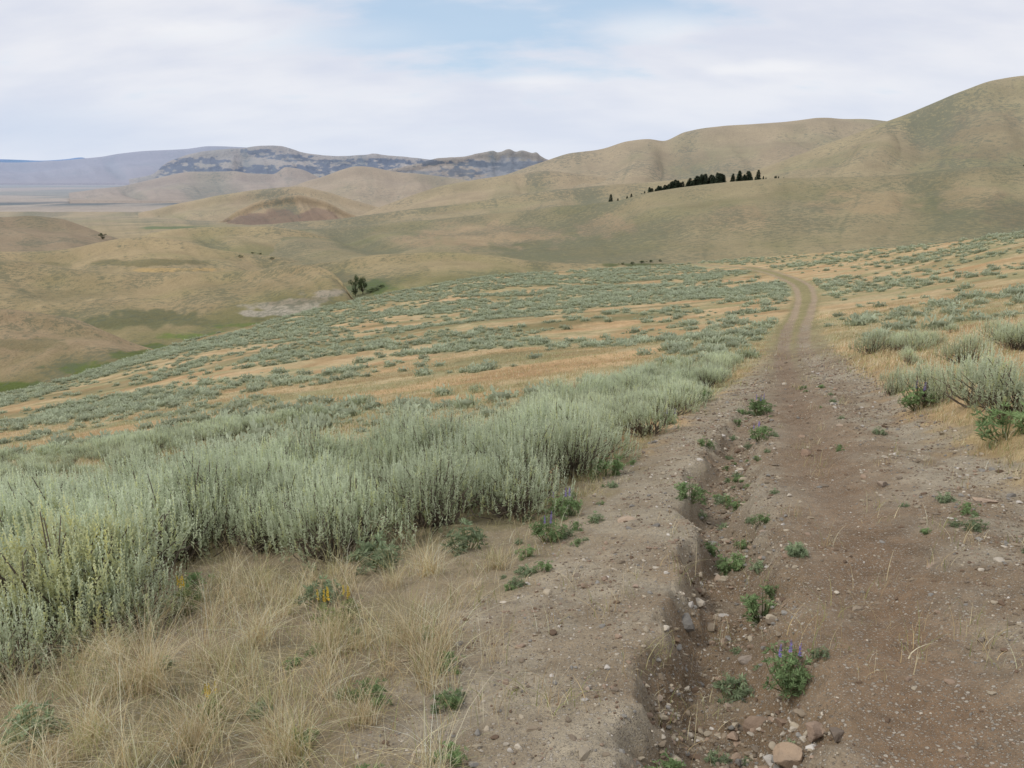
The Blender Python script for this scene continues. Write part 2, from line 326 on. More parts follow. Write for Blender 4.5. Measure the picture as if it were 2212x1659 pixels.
hill('tan_hill','smooth tan hill with a pointed top in the middle distance',con([(520,452),(1150,460)],3200),con([(520,440),(640,410),(700,391),(740,376),(770,369),(800,371),(860,382),(930,387),(1000,398),(1150,430)],4500),520,1150,scale=.006,col=(172,153,124),gul=.012,gf=90,amp=.003,sage=.35)
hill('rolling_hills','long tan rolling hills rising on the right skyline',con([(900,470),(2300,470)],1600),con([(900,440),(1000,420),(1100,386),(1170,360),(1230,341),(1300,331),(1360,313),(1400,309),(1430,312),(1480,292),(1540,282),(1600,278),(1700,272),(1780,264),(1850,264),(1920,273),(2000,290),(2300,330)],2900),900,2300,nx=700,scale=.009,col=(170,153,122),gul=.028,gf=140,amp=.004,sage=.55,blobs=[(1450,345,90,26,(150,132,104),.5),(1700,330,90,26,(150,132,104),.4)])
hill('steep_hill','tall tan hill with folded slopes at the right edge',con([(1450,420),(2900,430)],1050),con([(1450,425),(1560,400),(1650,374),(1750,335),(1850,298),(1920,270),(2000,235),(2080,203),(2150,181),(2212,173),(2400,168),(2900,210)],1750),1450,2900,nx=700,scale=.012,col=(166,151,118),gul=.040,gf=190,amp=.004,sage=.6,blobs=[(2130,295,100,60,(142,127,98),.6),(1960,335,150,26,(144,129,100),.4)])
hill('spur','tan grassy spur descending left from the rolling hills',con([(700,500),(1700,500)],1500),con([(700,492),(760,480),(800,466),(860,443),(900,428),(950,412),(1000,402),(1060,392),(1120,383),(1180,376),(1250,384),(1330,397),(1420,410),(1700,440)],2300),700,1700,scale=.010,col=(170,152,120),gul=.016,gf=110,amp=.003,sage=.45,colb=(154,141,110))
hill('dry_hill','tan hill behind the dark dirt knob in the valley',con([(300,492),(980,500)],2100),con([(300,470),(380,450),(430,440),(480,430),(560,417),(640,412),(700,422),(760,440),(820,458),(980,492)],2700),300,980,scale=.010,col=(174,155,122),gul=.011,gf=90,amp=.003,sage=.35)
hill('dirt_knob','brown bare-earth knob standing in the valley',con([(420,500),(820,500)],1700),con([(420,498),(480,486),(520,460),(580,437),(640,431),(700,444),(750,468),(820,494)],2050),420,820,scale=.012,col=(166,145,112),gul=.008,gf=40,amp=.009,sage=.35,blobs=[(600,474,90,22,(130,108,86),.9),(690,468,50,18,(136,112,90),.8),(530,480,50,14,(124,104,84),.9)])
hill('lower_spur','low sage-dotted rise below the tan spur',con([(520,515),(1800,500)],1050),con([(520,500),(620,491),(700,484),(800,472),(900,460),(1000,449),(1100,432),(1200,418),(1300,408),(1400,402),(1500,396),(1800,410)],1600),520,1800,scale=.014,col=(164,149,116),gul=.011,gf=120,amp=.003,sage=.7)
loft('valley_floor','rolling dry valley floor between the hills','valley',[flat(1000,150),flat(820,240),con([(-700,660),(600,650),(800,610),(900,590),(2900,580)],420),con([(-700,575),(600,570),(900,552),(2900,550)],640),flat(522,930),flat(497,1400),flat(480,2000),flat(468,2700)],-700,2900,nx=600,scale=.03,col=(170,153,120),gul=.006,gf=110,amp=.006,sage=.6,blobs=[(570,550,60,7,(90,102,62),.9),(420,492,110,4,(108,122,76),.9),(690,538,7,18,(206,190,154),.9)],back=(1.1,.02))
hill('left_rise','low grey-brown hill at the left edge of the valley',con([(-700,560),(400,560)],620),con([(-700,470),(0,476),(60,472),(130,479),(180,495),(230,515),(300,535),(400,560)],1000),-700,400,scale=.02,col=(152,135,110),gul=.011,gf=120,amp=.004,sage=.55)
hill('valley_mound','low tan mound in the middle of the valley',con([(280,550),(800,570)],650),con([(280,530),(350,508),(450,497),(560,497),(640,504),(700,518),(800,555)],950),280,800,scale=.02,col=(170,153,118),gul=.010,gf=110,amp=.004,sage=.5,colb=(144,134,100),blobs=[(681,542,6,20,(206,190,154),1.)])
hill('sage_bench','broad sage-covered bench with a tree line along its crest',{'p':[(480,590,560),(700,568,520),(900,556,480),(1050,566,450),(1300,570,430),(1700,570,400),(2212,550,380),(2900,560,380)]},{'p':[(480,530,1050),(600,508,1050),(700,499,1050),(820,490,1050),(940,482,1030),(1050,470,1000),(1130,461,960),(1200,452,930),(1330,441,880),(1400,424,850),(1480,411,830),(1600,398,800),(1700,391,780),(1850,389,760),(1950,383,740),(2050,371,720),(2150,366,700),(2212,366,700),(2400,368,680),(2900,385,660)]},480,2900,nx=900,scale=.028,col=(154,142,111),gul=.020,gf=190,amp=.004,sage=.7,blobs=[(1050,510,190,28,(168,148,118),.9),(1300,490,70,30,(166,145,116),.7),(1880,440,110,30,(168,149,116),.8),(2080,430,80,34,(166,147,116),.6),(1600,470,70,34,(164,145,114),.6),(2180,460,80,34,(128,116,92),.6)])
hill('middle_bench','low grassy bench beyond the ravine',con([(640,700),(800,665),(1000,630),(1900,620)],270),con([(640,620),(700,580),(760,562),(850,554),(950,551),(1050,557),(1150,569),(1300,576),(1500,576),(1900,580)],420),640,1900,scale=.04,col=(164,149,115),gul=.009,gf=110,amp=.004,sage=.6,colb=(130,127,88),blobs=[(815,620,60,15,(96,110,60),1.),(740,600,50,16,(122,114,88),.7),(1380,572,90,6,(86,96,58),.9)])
hill('rounded_hill','rounded tan hill with sage patches left of the ravine',con([(-700,660),(0,650),(760,640)],380),con([(-700,540),(0,548),(100,546),(160,540),(220,527),(270,520),(330,518),(400,528),(460,543),(540,553),(620,563),(760,600)],600),-700,760,nx=700,scale=.03,col=(170,152,118),gul=.014,gf=150,amp=.007,sage=.55,colb=(140,130,96),blobs=[(380,583,90,5,(188,160,110),.8),(300,568,140,8,(122,116,82),.8),(90,575,100,8,(130,122,90),.7)])  # darker blobs paint shading under the ridge into the slope colour
hill('ravine_hill','broad tan hill with an eroded bank above the green ravine',{'p':[(-700,920,180),(0,830,190),(150,780,190),(300,760,195),(400,745,200),(520,722,205),(640,698,210),(720,676,215),(800,690,220)]},{'p':[(-700,545,340),(0,562,340),(100,572,340),(180,586,330),(260,590,330),(340,592,330),(430,592,320),(500,590,320),(560,585,310),(620,578,300),(670,578,290),(710,591,280),(740,615,270),(760,645,255),(800,680,250)]},-700,800,nx=800,nv=34,scale=.05,col=(165,148,115),gul=.022,gf=220,amp=.010,sage=.65,colb=(130,124,88),blobs=[(300,690,170,20,(106,107,76),.85),(120,640,150,16,(134,124,94),.6),(520,620,120,14,(150,136,104),.6),(625,662,100,16,(164,156,140),1.),(705,634,50,11,(164,154,138),.95),(570,676,60,8,(170,162,148),.95),(610,654,40,6,(134,124,104),.6),(680,648,40,6,(134,124,104),.6),(660,692,110,6,(98,98,66),.8),(425,728,90,12,(110,124,64),1.),(335,752,80,12,(98,110,60),1.),(560,704,90,7,(106,118,64),.9)])  # darker brown blobs below the ridge are painted shading
hill('near_mound','smooth brown mound at the left edge above the ravine',con([(-700,1040),(0,872),(150,830),(300,782),(460,780)],128),con([(-700,640),(0,668),(80,676),(160,690),(230,718),(290,745),(350,765),(460,800)],175),-700,460,nx=600,scale=.07,col=(162,143,115),gul=.012,gf=200,amp=.009,sage=.6,colb=(118,112,78),blobs=[(40,838,150,13,(92,104,54),1.),(200,800,110,15,(94,106,54),1.),(310,767,70,11,(98,108,58),1.),(60,745,120,14,(126,118,88),.7)])  # brown blob paints slope shading; green blobs are ravine cover
# ---------------------------------------------------------------- plant builders
def tubes(paths,r0,r1,n=3):
    V=[];Fq=[]
    for P in paths:
        P=np.asarray(P,float); k=len(P); b=len(V)
        for i in range(k):
            d=P[min(i+1,k-1)]-P[max(i-1,0)]; d/=np.linalg.norm(d)+1e-9
            a=np.cross(d,[.3,.9,.1]); a/=np.linalg.norm(a)+1e-9; c=np.cross(d,a); r=r0+(r1-r0)*i/(k-1)
            for j in range(n):
                t=2*math.pi*j/n; V.append(P[i]+r*(a*math.cos(t)+c*math.sin(t)))
        for i in range(k-1):
            for j in range(n): Fq.append((b+i*n+j,b+i*n+(j+1)%n,b+(i+1)*n+(j+1)%n,b+(i+1)*n+j))
    return np.array(V),np.array(Fq)
def norm(a): return a/(np.linalg.norm(a,axis=-1,keepdims=True)+1e-9)
def leaves(P,D,L,Wd,rg):
    n=len(P); L=np.broadcast_to(L,(n,))[:,None]; Wd=np.broadcast_to(Wd,(n,))[:,None]
    D=norm(D); s=norm(np.cross(D,rg.normal(size=(n,3))))
    V=np.stack([P,P+D*L*.55+s*Wd,P+D*L,P+D*L*.55-s*Wd],1).reshape(-1,3)
    return V,np.arange(4*n).reshape(n,4)
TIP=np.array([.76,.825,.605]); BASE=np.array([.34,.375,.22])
def sage(seed,nsh,nl,R=.55,H=.8,lf=.028,lw=.0045,br=38,spike=.46,tip=TIP,base=BASE):
    rg=np.random.default_rng(seed)
    nlob=5; la=np.arange(nlob)*6.283/nlob+rg.normal(size=nlob)*.4; lc=np.stack([np.cos(la),np.sin(la)],1)*R*.55*rg.uniform(.5,1.1,(nlob,1)); lh=rg.uniform(.66,1.08,nlob)
    which=rg.integers(0,nlob,nsh); a0=rg.random(nsh)*6.283; r0=np.sqrt(rg.random(nsh))*R*.54
    xy=lc[which]+np.stack([np.cos(a0),np.sin(a0)],1)*r0[:,None]; e=r0/(R*.54)
    rr=np.linalg.norm(xy,axis=1); a=np.arctan2(xy[:,1],xy[:,0])
    h=H*lh[which]*(.64+.36*np.sqrt(np.clip(1-e**2,0,1)))*(1-.2*(rr/R)**2)*rg.uniform(.85,1.08,nsh)
    low=rg.random(nsh)<.14; h=np.where(low,h*rg.uniform(.55,.8,nsh),h)
    L=rg.uniform(.13,.25,nsh)*H/.8; sp=(rg.random(nsh)<spike)&~low; L=np.where(sp,L*1.5,L); h=np.where(sp,h+rg.uniform(.05,.24,nsh)*H,h); L=np.where(low,L*.6,L)
    out=np.stack([np.cos(a),np.sin(a),0*a],1)
    d=norm(np.stack([0*a,0*a,1+0*a],1)+out*(rr/R*.30)[:,None]*np.where(sp,.35,1.)[:,None]+rg.normal(size=(nsh,3))*np.where(sp,.045,.10)[:,None])
    top=np.stack([xy[:,0],xy[:,1],h],1); p0=top-d*L[:,None]
    t=np.repeat(np.linspace(.02,1,nl)[None],nsh,0)+rg.normal(size=(nsh,nl))*.02
    P=(p0[:,None]+d[:,None]*(L[:,None]*t)[...,None]).reshape(-1,3)
    Dl=(d[:,None]*(1.0+t[...,None])+rg.normal(size=(nsh,nl,3))*np.where(sp,.45,.8)[:,None,None]).reshape(-1,3)
    ll=(lf*(1.2-.6*t)*rg.uniform(.7,1.2,t.shape)*np.where(sp,.75,1.1)[:,None]).ravel()
    V,Fq=leaves(P,Dl,ll,lw*(1.2-.4*t.ravel()),rg)
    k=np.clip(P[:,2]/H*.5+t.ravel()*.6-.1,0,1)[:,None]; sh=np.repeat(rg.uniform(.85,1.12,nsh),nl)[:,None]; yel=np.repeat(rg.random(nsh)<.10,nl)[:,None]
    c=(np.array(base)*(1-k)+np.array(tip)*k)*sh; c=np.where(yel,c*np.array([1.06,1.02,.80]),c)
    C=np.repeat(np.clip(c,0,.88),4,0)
    paths=[]
    for i in rg.choice(nsh,min(br,nsh),replace=False):
        b=np.array([rg.normal()*.05*R/.5,rg.normal()*.05*R/.5,-.05]); e_=p0[i]+d[i]*L[i]*.5; m=(b+e_)/2+rg.normal(size=3)*.05; m[:2]*=1.15
        paths.append([b,(b+m)/2+rg.normal(size=3)*.015,m,e_])
    bv,bf=tubes(paths,.011,.003)
    me=mesh('foliage',V,Fq,M_leaf,C); mb=mesh('branches',bv,bf,M_wood,np.broadcast_to(np.array([.13,.105,.08]),bv.shape))
    return me,mb
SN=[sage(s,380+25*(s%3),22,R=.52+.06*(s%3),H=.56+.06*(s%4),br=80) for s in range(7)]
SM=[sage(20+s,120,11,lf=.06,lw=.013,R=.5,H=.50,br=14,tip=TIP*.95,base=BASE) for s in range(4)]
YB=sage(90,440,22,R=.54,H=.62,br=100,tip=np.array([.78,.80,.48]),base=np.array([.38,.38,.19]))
cnt=0
def put_sage(x,y,near,sc,label,group,z=None,pair=None):
    f,b=pair or (SN if near else SM)[random.randrange(7 if near else 4)]
    zz=float(gz(x,y)) if z is None else z
    e=empty('sagebrush',(x,y,zz-.03),random.random()*6.28,(sc*random.uniform(.95,1.2),sc*random.uniform(.95,1.2),sc*random.uniform(.88,1.1)))
    obj('foliage',f,e); obj('branches',b,e); return tag(e,label,'sagebrush',group)
front=lambda px:pchip([-600,0,130,300,380,460,560,720,900,1150,1250,1330,1420,1560,1640,1700],[1640,1480,1460,1390,1260,1190,1200,1215,1150,1130,1085,1010,940,866,810,764],px)
cand=[]
yy=3.0
while yy<23:
    st=.66+.012*yy; xx=-.98*yy-1.5
    while xx<.5*yy:
        x=xx+random.uniform(-.25,.25); y=yy+random.uniform(-.25,.25)
        px,row=project(x,y,float(gz(x,y)))
        lim=12.0+10*float(sstep(900,1350,px))
        if row<front(px) and x<float(sL(y))-.3 and px>-500 and y<lim and (y<4 or random.random()>.06): cand.append((x,y,px,row))
        xx+=st
    yy+=st*.9
inview=lambda p:-160<p[2]<2300
GB='sagebrush in the dense band left of the track'
special=[((150,1430),'big yellowish-green sagebrush with bare grey twigs at its base nearest the lower left corner'),((560,1190),'sagebrush with a dark hollow under its branches behind the dry grass'),((1330,1010),'last tall sagebrush beside the gravel shoulder where the band narrows'),((1180,1110),'sagebrush at the right end of the front row beside the purple lupine')]
names={}
for (q,l) in special:
    k=min(range(len(cand)),key=lambda i:(cand[i][2]-q[0])**2+(cand[i][3]-q[1])**2); names[k]=l
for i,p in enumerate(cand):
    if not inview(p): continue
    big=1.1+.3*(float(fbm(p[0]*.5,p[1]*.5,2))-.5)*2
    if p[1]>11: big*=.82
    if p[1]<5: big=min(big,.95)
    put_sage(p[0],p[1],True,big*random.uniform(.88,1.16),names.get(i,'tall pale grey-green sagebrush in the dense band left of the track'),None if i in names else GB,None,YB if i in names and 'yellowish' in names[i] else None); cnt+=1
print('BAND',cnt)
RS=[((2185,925),'large dark green-grey sagebrush at the right edge above the track',1.2),((2110,900),'sagebrush second from the right edge above the track',.9),((2005,880),'pale sagebrush growing beside purple lupines right of the track',.9),((1935,850),'small sagebrush nearest the track on its right bank',.7),((2200,770),'sagebrush higher on the slope at the right edge',.9),((2080,800),'sagebrush on the upper right slope in golden grass',.8)]
for (q,l,sc_) in RS:
    x,y=gh(*q); put_sage(x,y,True,sc_,l,None); cnt+=1
# field bushes
ta=np.array([(float(tA(v)+tB(v))/2,v) for v in np.arange(40,240,1.)]); tpx,trow=project(ta[:,0],ta[:,1],gz(ta[:,0],ta[:,1]))
n_=135000; Y=12+250*rng.random(n_)**.75; X=rng.uniform(-.74,.74,n_)*Y
sm=sagemask(X,Y); q=Y/pchip(_s,_y,X/np.maximum(Y,6))
ok=(rng.random(len(X))<sm*np.clip(Y/70,.12,1)*.62)&((X<sL(Y)-.5)|(X>sR(Y)+.5))&(q<1.06)&~((Y<17)&(X<sL(Y)))
pts=np.stack([X,Y],1)[ok]; occ=set(); keep=[]
for x,y in pts:
    c=(round(x/.62),round(y/.62))
    if c in occ: continue
    occ.add(c); keep.append((x,y))
keep=np.array(keep); zz=gz(keep[:,0],keep[:,1]); bpx,brow=project(keep[:,0],keep[:,1],zz); kp,kr=project(keep[:,0],keep[:,1],zz+.6)
d2=np.full(len(keep),1e9)
for a_,b_ in zip(tpx,trow): 
    dd=np.where(brow-b_>-2,np.abs(bpx-a_)/(26 if b_>610 else 40)+np.abs(brow-b_)/9,9e9); d2=np.minimum(d2,dd)
k_=d2>1.; keep,zz,kp,kr=keep[k_],zz[k_],kp[k_],kr[k_]
topb=pchip([-700,0,200,400,600,850,1100,1400,1640,1700,2900],[1200,1060,990,930,890,835,812,795,790,2000,2000],kp)
vis=(kr<topb)&(kp>-20)&(kp<2230)
order=np.argsort(keep[:,1]); ind=[i for i in order if vis[i]][:max(0,300-cnt)]
iset=set(ind)
for i in ind:
    x,y=keep[i]; right=x>sR(y)
    put_sage(x,y,y<26,random.uniform(.5,1.1),'scattered grey-green sagebrush on the golden slope right of the track' if right else 'small rounded sagebrush on the golden slope below the dense band','sagebrush scattered right of the track' if right else 'sagebrush scattered below the dense band')
def clump(seed):
    rg=np.random.default_rng(seed); n=60; a=rg.random(n)*6.283; u=rg.random(n); ph=np.arccos(u*.95)
    P=np.stack([.5*np.sin(ph)*np.cos(a),.5*np.sin(ph)*np.sin(a),.46*np.cos(ph)],1)*rg.uniform(.65,1.15,(n,1)); D=norm(P*np.array([.7,.7,1])+np.array([0,0,.45])+rg.normal(size=(n,3))*.3)
    V,Fq=leaves(P-D*.12,D,rg.uniform(.18,.32,n),.045,rg)
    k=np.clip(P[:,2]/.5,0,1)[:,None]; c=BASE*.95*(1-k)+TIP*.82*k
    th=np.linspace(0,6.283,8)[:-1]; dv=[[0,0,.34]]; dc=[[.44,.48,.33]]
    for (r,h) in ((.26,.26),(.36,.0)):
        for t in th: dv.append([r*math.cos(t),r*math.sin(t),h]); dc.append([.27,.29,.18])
    q4=[(1+j,8+j,8+(j+1)%7,1+(j+1)%7) for j in range(7)]
    return V,Fq,np.repeat(c,4,0),np.array(dv),np.array([(0,1+j,1+(j+1)%7) for j in range(7)]),np.array(q4),np.array(dc)
CL=[clump(s) for s in range(5)]
VV=[];F4=[];F3=[];CC=[];off=0
for i in range(len(keep)):
    if i in iset: continue
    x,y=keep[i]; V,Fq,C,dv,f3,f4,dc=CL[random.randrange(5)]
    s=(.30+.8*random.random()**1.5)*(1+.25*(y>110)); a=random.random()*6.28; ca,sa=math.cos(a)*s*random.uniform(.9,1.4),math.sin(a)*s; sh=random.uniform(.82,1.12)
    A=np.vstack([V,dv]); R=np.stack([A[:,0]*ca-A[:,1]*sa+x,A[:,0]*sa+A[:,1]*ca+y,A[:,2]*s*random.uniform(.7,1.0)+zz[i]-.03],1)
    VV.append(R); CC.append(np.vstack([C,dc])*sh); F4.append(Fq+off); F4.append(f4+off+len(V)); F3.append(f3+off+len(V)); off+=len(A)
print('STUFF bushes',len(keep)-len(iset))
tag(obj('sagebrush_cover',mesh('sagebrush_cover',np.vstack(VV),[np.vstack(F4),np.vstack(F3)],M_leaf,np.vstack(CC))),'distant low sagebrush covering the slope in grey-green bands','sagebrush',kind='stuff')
# ---------------------------------------------------------------- grass
def blades(B,L,lean,w,rg,seg=5):
    n=len(B); a=rg.random(n)*6.283; hd=np.stack([np.cos(a),np.sin(a),0*a],1); t=np.linspace(0,1,seg)
    P=B[:,None]+hd[:,None]*(lean*L)[:,None,None]*(t**1.8)[None,:,None]+np.array([0,0,1.])[None,None]*(L[:,None]*(t[None]-.45*lean[:,None]*t[None]**2))[...,None]
    sd=np.stack([-np.sin(a+rg.normal(size=n)*.6),np.cos(a),0*a],1)[:,None]; ww=(w[:,None]*(1-.85*t[None]))[...,None]
    V=np.stack([P-sd*ww,P+sd*ww],2).reshape(-1,3); i=(np.arange(n)*seg*2)[:,None]+np.arange(seg-1)[None]*2; i=i.ravel()
    return V,np.stack([i,i+1,i+3,i+2],1),seg*2
GC=np.array([lin(222,208,170),lin(198,176,134),lin(234,224,194),lin(146,150,96),lin(172,150,118)])*1.22
def tuftset(cs,nb,L,w,rg,spread=.06,colw=None,lean=(.2,1.0),gp=.08):
    cs=np.asarray(cs); B=np.repeat(cs,nb,0); B=B+np.hstack([rg.normal(size=(len(B),2))*spread,np.zeros((len(B),1))])
    Ls=L*rg.uniform(.45,1.15,len(B)); Ls=Ls*np.repeat(rg.uniform(.5,1.35,len(cs)),nb); ln=rg.uniform(lean[0],lean[1],len(B))
    V,Fq,k=blades(B,Ls,ln,w*rg.uniform(.7,1.3,len(B)),rg); ci=rg.choice(5,len(B),p=colw or [.34,.2,.24,.08,.14])
    gt=np.repeat(rg.uniform(.75,1.1,(len(cs),1)),nb,0); gr=np.repeat(rg.random((len(cs),1))<gp,nb,0)
    c=GC[ci]*gt*rg.uniform(.75,1.1,(len(B),1)); c=np.where(gr,c*.45+GC[3]*.6,c)
    return V,Fq,np.repeat(np.clip(c,0,.88),k,0)
rg=np.random.default_rng(77)
cs=[];csg=[]
for k in range(3000):
    x=random.uniform(-3.6,1.2); y=random.uniform(1.5,5.8)
    px,row=project(x,y,float(gz(x,y)))
    if row<front(px)-25 or px>1250 or px<-300: continue
    dens=.36 if px<600 else .36*(1-(px-600)/650)**1.5
    v=float(fbm(x*2.3,y*2.3,2))
    if random.random()>dens*np.clip((v-.43)*6,0.03,1): 
        if random.random()<.35*dens: csg.append((x,y,float(gz(x,y))-.01))
        continue
    cs.append((x,y,float(gz(x,y))-.01))
print('TUFTS',len(cs),len(csg))
V1,F1,C1=tuftset(cs,42,.37,.0013,rg,.032,None,(.1,1.25),.12)
V1b,F1b,C1b=tuftset(csg,20,.11,.0018,rg,.06,[.15,.25,.0,.42,.18])
cs2=[]
for k in range(30000):
    y=3+52*random.random()**1.3; x=random.uniform(-.7,.72)*y
    inside=float(sL(y))-.1<x<float(sR(y))+.05
    if inside and random.random()>(.03 if y<25 else .12): continue
    if y<6.5 and x<float(sL(y)) and random.random()<.85: continue
    if y<20 and x<float(sL(y))-.6 and random.random()<.75: continue
    cs2.append((x,y))
cs2=np.array(cs2); cz=gz(cs2[:,0],cs2[:,1])-.01; cs3=np.column_stack([cs2,cz])
nr=cs3[cs3[:,1]<15]; fr=cs3[cs3[:,1]>=15]
V2,F2,C2=tuftset(nr,16,.17,.0018,rg,.06,[.24,.24,.08,.28,.16]); V3,F3_,C3=tuftset(fr,9,.18,.006,rg,.12,[.18,.36,.08,.18,.20])
lst=[(V1,F1,C1),(V1b,F1b,C1b),(V2,F2,C2),(V3,F3_,C3)]; o_=0; Fg=[]
for v_,f_,c_ in lst: Fg.append(f_+o_); o_+=len(v_)
tag(obj('dry_grass',mesh('dry_grass',np.vstack([l[0] for l in lst]),np.vstack(Fg),M_grass,np.vstack([l[2] for l in lst]))),'blond and green grass growing on the slope and along the track','grass',kind='stuff')
TU=[]
for s in range(4):
    r2=np.random.default_rng(200+s); V,Fq,C=tuftset([(0,0,0)],240,.46,.0014,r2,.045,None,(.15,1.25),0); TU.append(mesh('grass_tuft',V,Fq,M_grass,C))
tl=[((480,1440),'wide blond bunchgrass tuft in front of the sagebrush with the dark hollow'),((330,1500),'tall blond grass tuft left of the middle of the grass patch'),((200,1600),'dry grass tuft at the lower left of the picture'),((560,1400),'dry grass tuft on the upper right of the grass patch'),((720,1400),'blond grass tuft at the edge of the bare soil'),((880,1400),'grass tuft with long stems leaning over the gravel'),((620,1640),'dry grass tuft at the bottom edge near the gravel'),((60,1560),'dry grass tuft at the left edge below the sagebrush'),((780,1570),'reddish dry grass tuft on the bare soil'),((420,1620),'blond grass tuft at the bottom edge left of centre'),((250,1430),'grass tuft under the nearest sagebrush'),((930,1250),'thin blond grass tuft in front of the band near the shoulder'),((1070,1230),'grass tuft on the edge of the gravel below the lupine')]
for i,(q,l) in enumerate(tl):
    x,y=gh(*q); o=obj('grass_tuft',TU[i%4],None,(x,y,float(gz(x,y))-.02)); o.rotation_euler=(0,0,random.random()*6.28); s=random.uniform(.65,1.05); o.scale=(s,s,s); tag(o,l,'grass tuft')
# ---------------------------------------------------------------- forbs / lupines
def lupine(seed,ns=22,R=.13,H=.2,flowers=3,col=(.25,.35,.155),fcol=(.36,.29,.58)):
    rg=np.random.default_rng(seed); LP=[];LD=[];LL=[];paths=[]
    for i in range(ns):
        a=rg.random()*6.283; r=R*math.sqrt(rg.random()); e=np.array([r*math.cos(a),r*math.sin(a),H*(1-.6*(r/R)**2)*rg.uniform(.6,1.1)]); b=np.array([e[0]*.15,e[1]*.15,-.02]); m=(b+e)/2+np.array([e[0]*.15,e[1]*.15,0])
        paths.append([b,m,e])
        for j in range(4):
            t=rg.uniform(.45,1); c=m+(e-m)*(t*2-1) if t>.5 else b+(m-b)*t*2; c=c+rg.normal(size=3)*.015; nrm=norm(np.array([c[0]*2,c[1]*2,.25])+rg.normal(size=3)*.12); u=norm(np.cross(nrm,[.2,.9,.3])); v=np.cross(nrm,u)
            for q in range(8):
                t2=q*6.283/8; LP.append(c); LD.append(u*math.cos(t2)+v*math.sin(t2)+nrm*.45); LL.append(rg.uniform(.018,.032))
    LP=np.array(LP);LD=np.array(LD); V,Fq=leaves(LP,LD,np.array(LL),.0036,rg)
    k=np.clip(LP[:,2]/H,0,1)[:,None]; C=np.repeat(np.array(col)*(.55+.6*k)*rg.uniform(.8,1.25,(len(LP),1)),4,0)
    fm=mesh('leaves',V,Fq,M_green,C); sv,sf=tubes(paths,.003,.0015); sm_=mesh('stems',sv,sf,M_green,np.broadcast_to(np.array([.16,.19,.08]),sv.shape)); fl=[]
    for i in range(flowers):
        a=rg.random()*6.283; r=R*.7*rg.random(); b=np.array([r*math.cos(a),r*math.sin(a),H*.75]); n=46; t=rg.random(n); L=.07
        P=b+np.stack([0*t,0*t,t*L],1); aa=rg.random(n)*6.283; D=np.stack([np.cos(aa),np.sin(aa),.5+0*aa],1)
        V,Fq=leaves(P,D,.010*(1.1-.6*t),.004,rg); cf=np.array(fcol)*(1-t[:,None]*.3)*rg.uniform(.7,1.4,(n,1)); fl.append(mesh('flower_spike',V,Fq,M_flower,np.repeat(cf,4,0)))
    return fm,sm_,fl
LV=[lupine(300,26,.13,.2,3),lupine(301,34,.15,.22,3),lupine(302,18,.10,.14,0),lupine(303,16,.09,.10,0,(.28,.35,.20)),lupine(304,10,.07,.26,5,(.30,.34,.15),(.75,.58,.10))]
ll=[((1640,895),1,1.5,'lupine clump with purple flowers at the head of the gully beside the track'),((1640,945),0,1.1,'green lupine just below the flowering clump in the gully'),((1525,962),2,1.1,'small green plant on the left rim of the gully'),((1492,1075),2,1.5,'green plant hanging on the left bank of the gully'),((1590,1150),2,1.3,'green plant beside the pale stones in the middle of the gully'),((1655,1262),2,1.35,'bright green bushy plant on the right side of the gully'),((1705,1425),1,1.0,'largest green lupine with pale purple flowers on the right bank of the gully'),((1440,1590),2,.95,'feathery green plant near the bottom edge left of the gully'),((1712,1535),3,.5,'tiny green seedling above the big tan rock'),((1185,1170),1,1.1,'lupine with purple flowers in front of the sagebrush band'),((1220,1120),0,1.2,'purple lupine at the foot of the sagebrush'),((1440,915),0,1.4,'purple lupine between sagebrush and gravel shoulder'),((1985,885),1,1.7,'lupine clump with violet flowers on the right bank of the track'),((2170,960),2,2.8,'leafy dark green plant at the right edge beside the track'),((2040,1085),3,.8,'small green weed in the stony strip right of the wheel track'),((2110,1145),3,.9,'low grey-green weed among stones at the right of the track'),((1590,1385),3,1.3,'low grey-green weed on the gully floor'),((1600,1060),2,.9,'green weed on the gully floor below the brown rock'),((1560,1035),3,1.1,'green weed at the narrow part of the gully'),((1720,1195),3,.8,'small green weed on the crown of the track'),((1310,1030),2,2.0,'dark green leafy plant beside the gravel shoulder'),((1510,870),2,2.4,'dark green leafy plant near the top of the gravel shoulder'),((800,1230),3,2.4,'yellow-green leafy plant in front of the sagebrush'),((1010,1190),3,2.0,'low leafy plant in front of the sagebrush right of the grass'),((420,1290),2,1.6,'green leafy plant among the grass below the dark hollow'),((90,1590),3,1.6,'pale green low plant at the bottom left corner'),((690,1310),3,1.6,'yellowish plant among thin grass in front of the sagebrush'),((400,1330),4,1.2,'yellow flowering weed below the dark hollow'),((705,1370),4,1.2,'taller yellow flowering weed among blond grass'),((755,1350),4,1.0,'yellow flowering weed right of the taller one'),((460,1560),4,.9,'yellow flowering weed low in the grass patch'),((1120,1100),4,1.2,'yellow flowering weed at the foot of the sagebrush band')]
def put_plant(q,k,sc,l):
    x,y=gh(*q); z=float(gz(x,y)); 
    fm,st,fl=LV[k]; e=empty('yellow_flower_plant' if k==4 else 'lupine_plant' if fl else 'green_plant',(x,y,z-.01),random.random()*6.28,sc); obj('leaves',fm,e); obj('stems',st,e)
    for f in fl: obj('flower_spike',f,e)
    tag(e,l,'plant')
for a in ll: put_plant(*a)
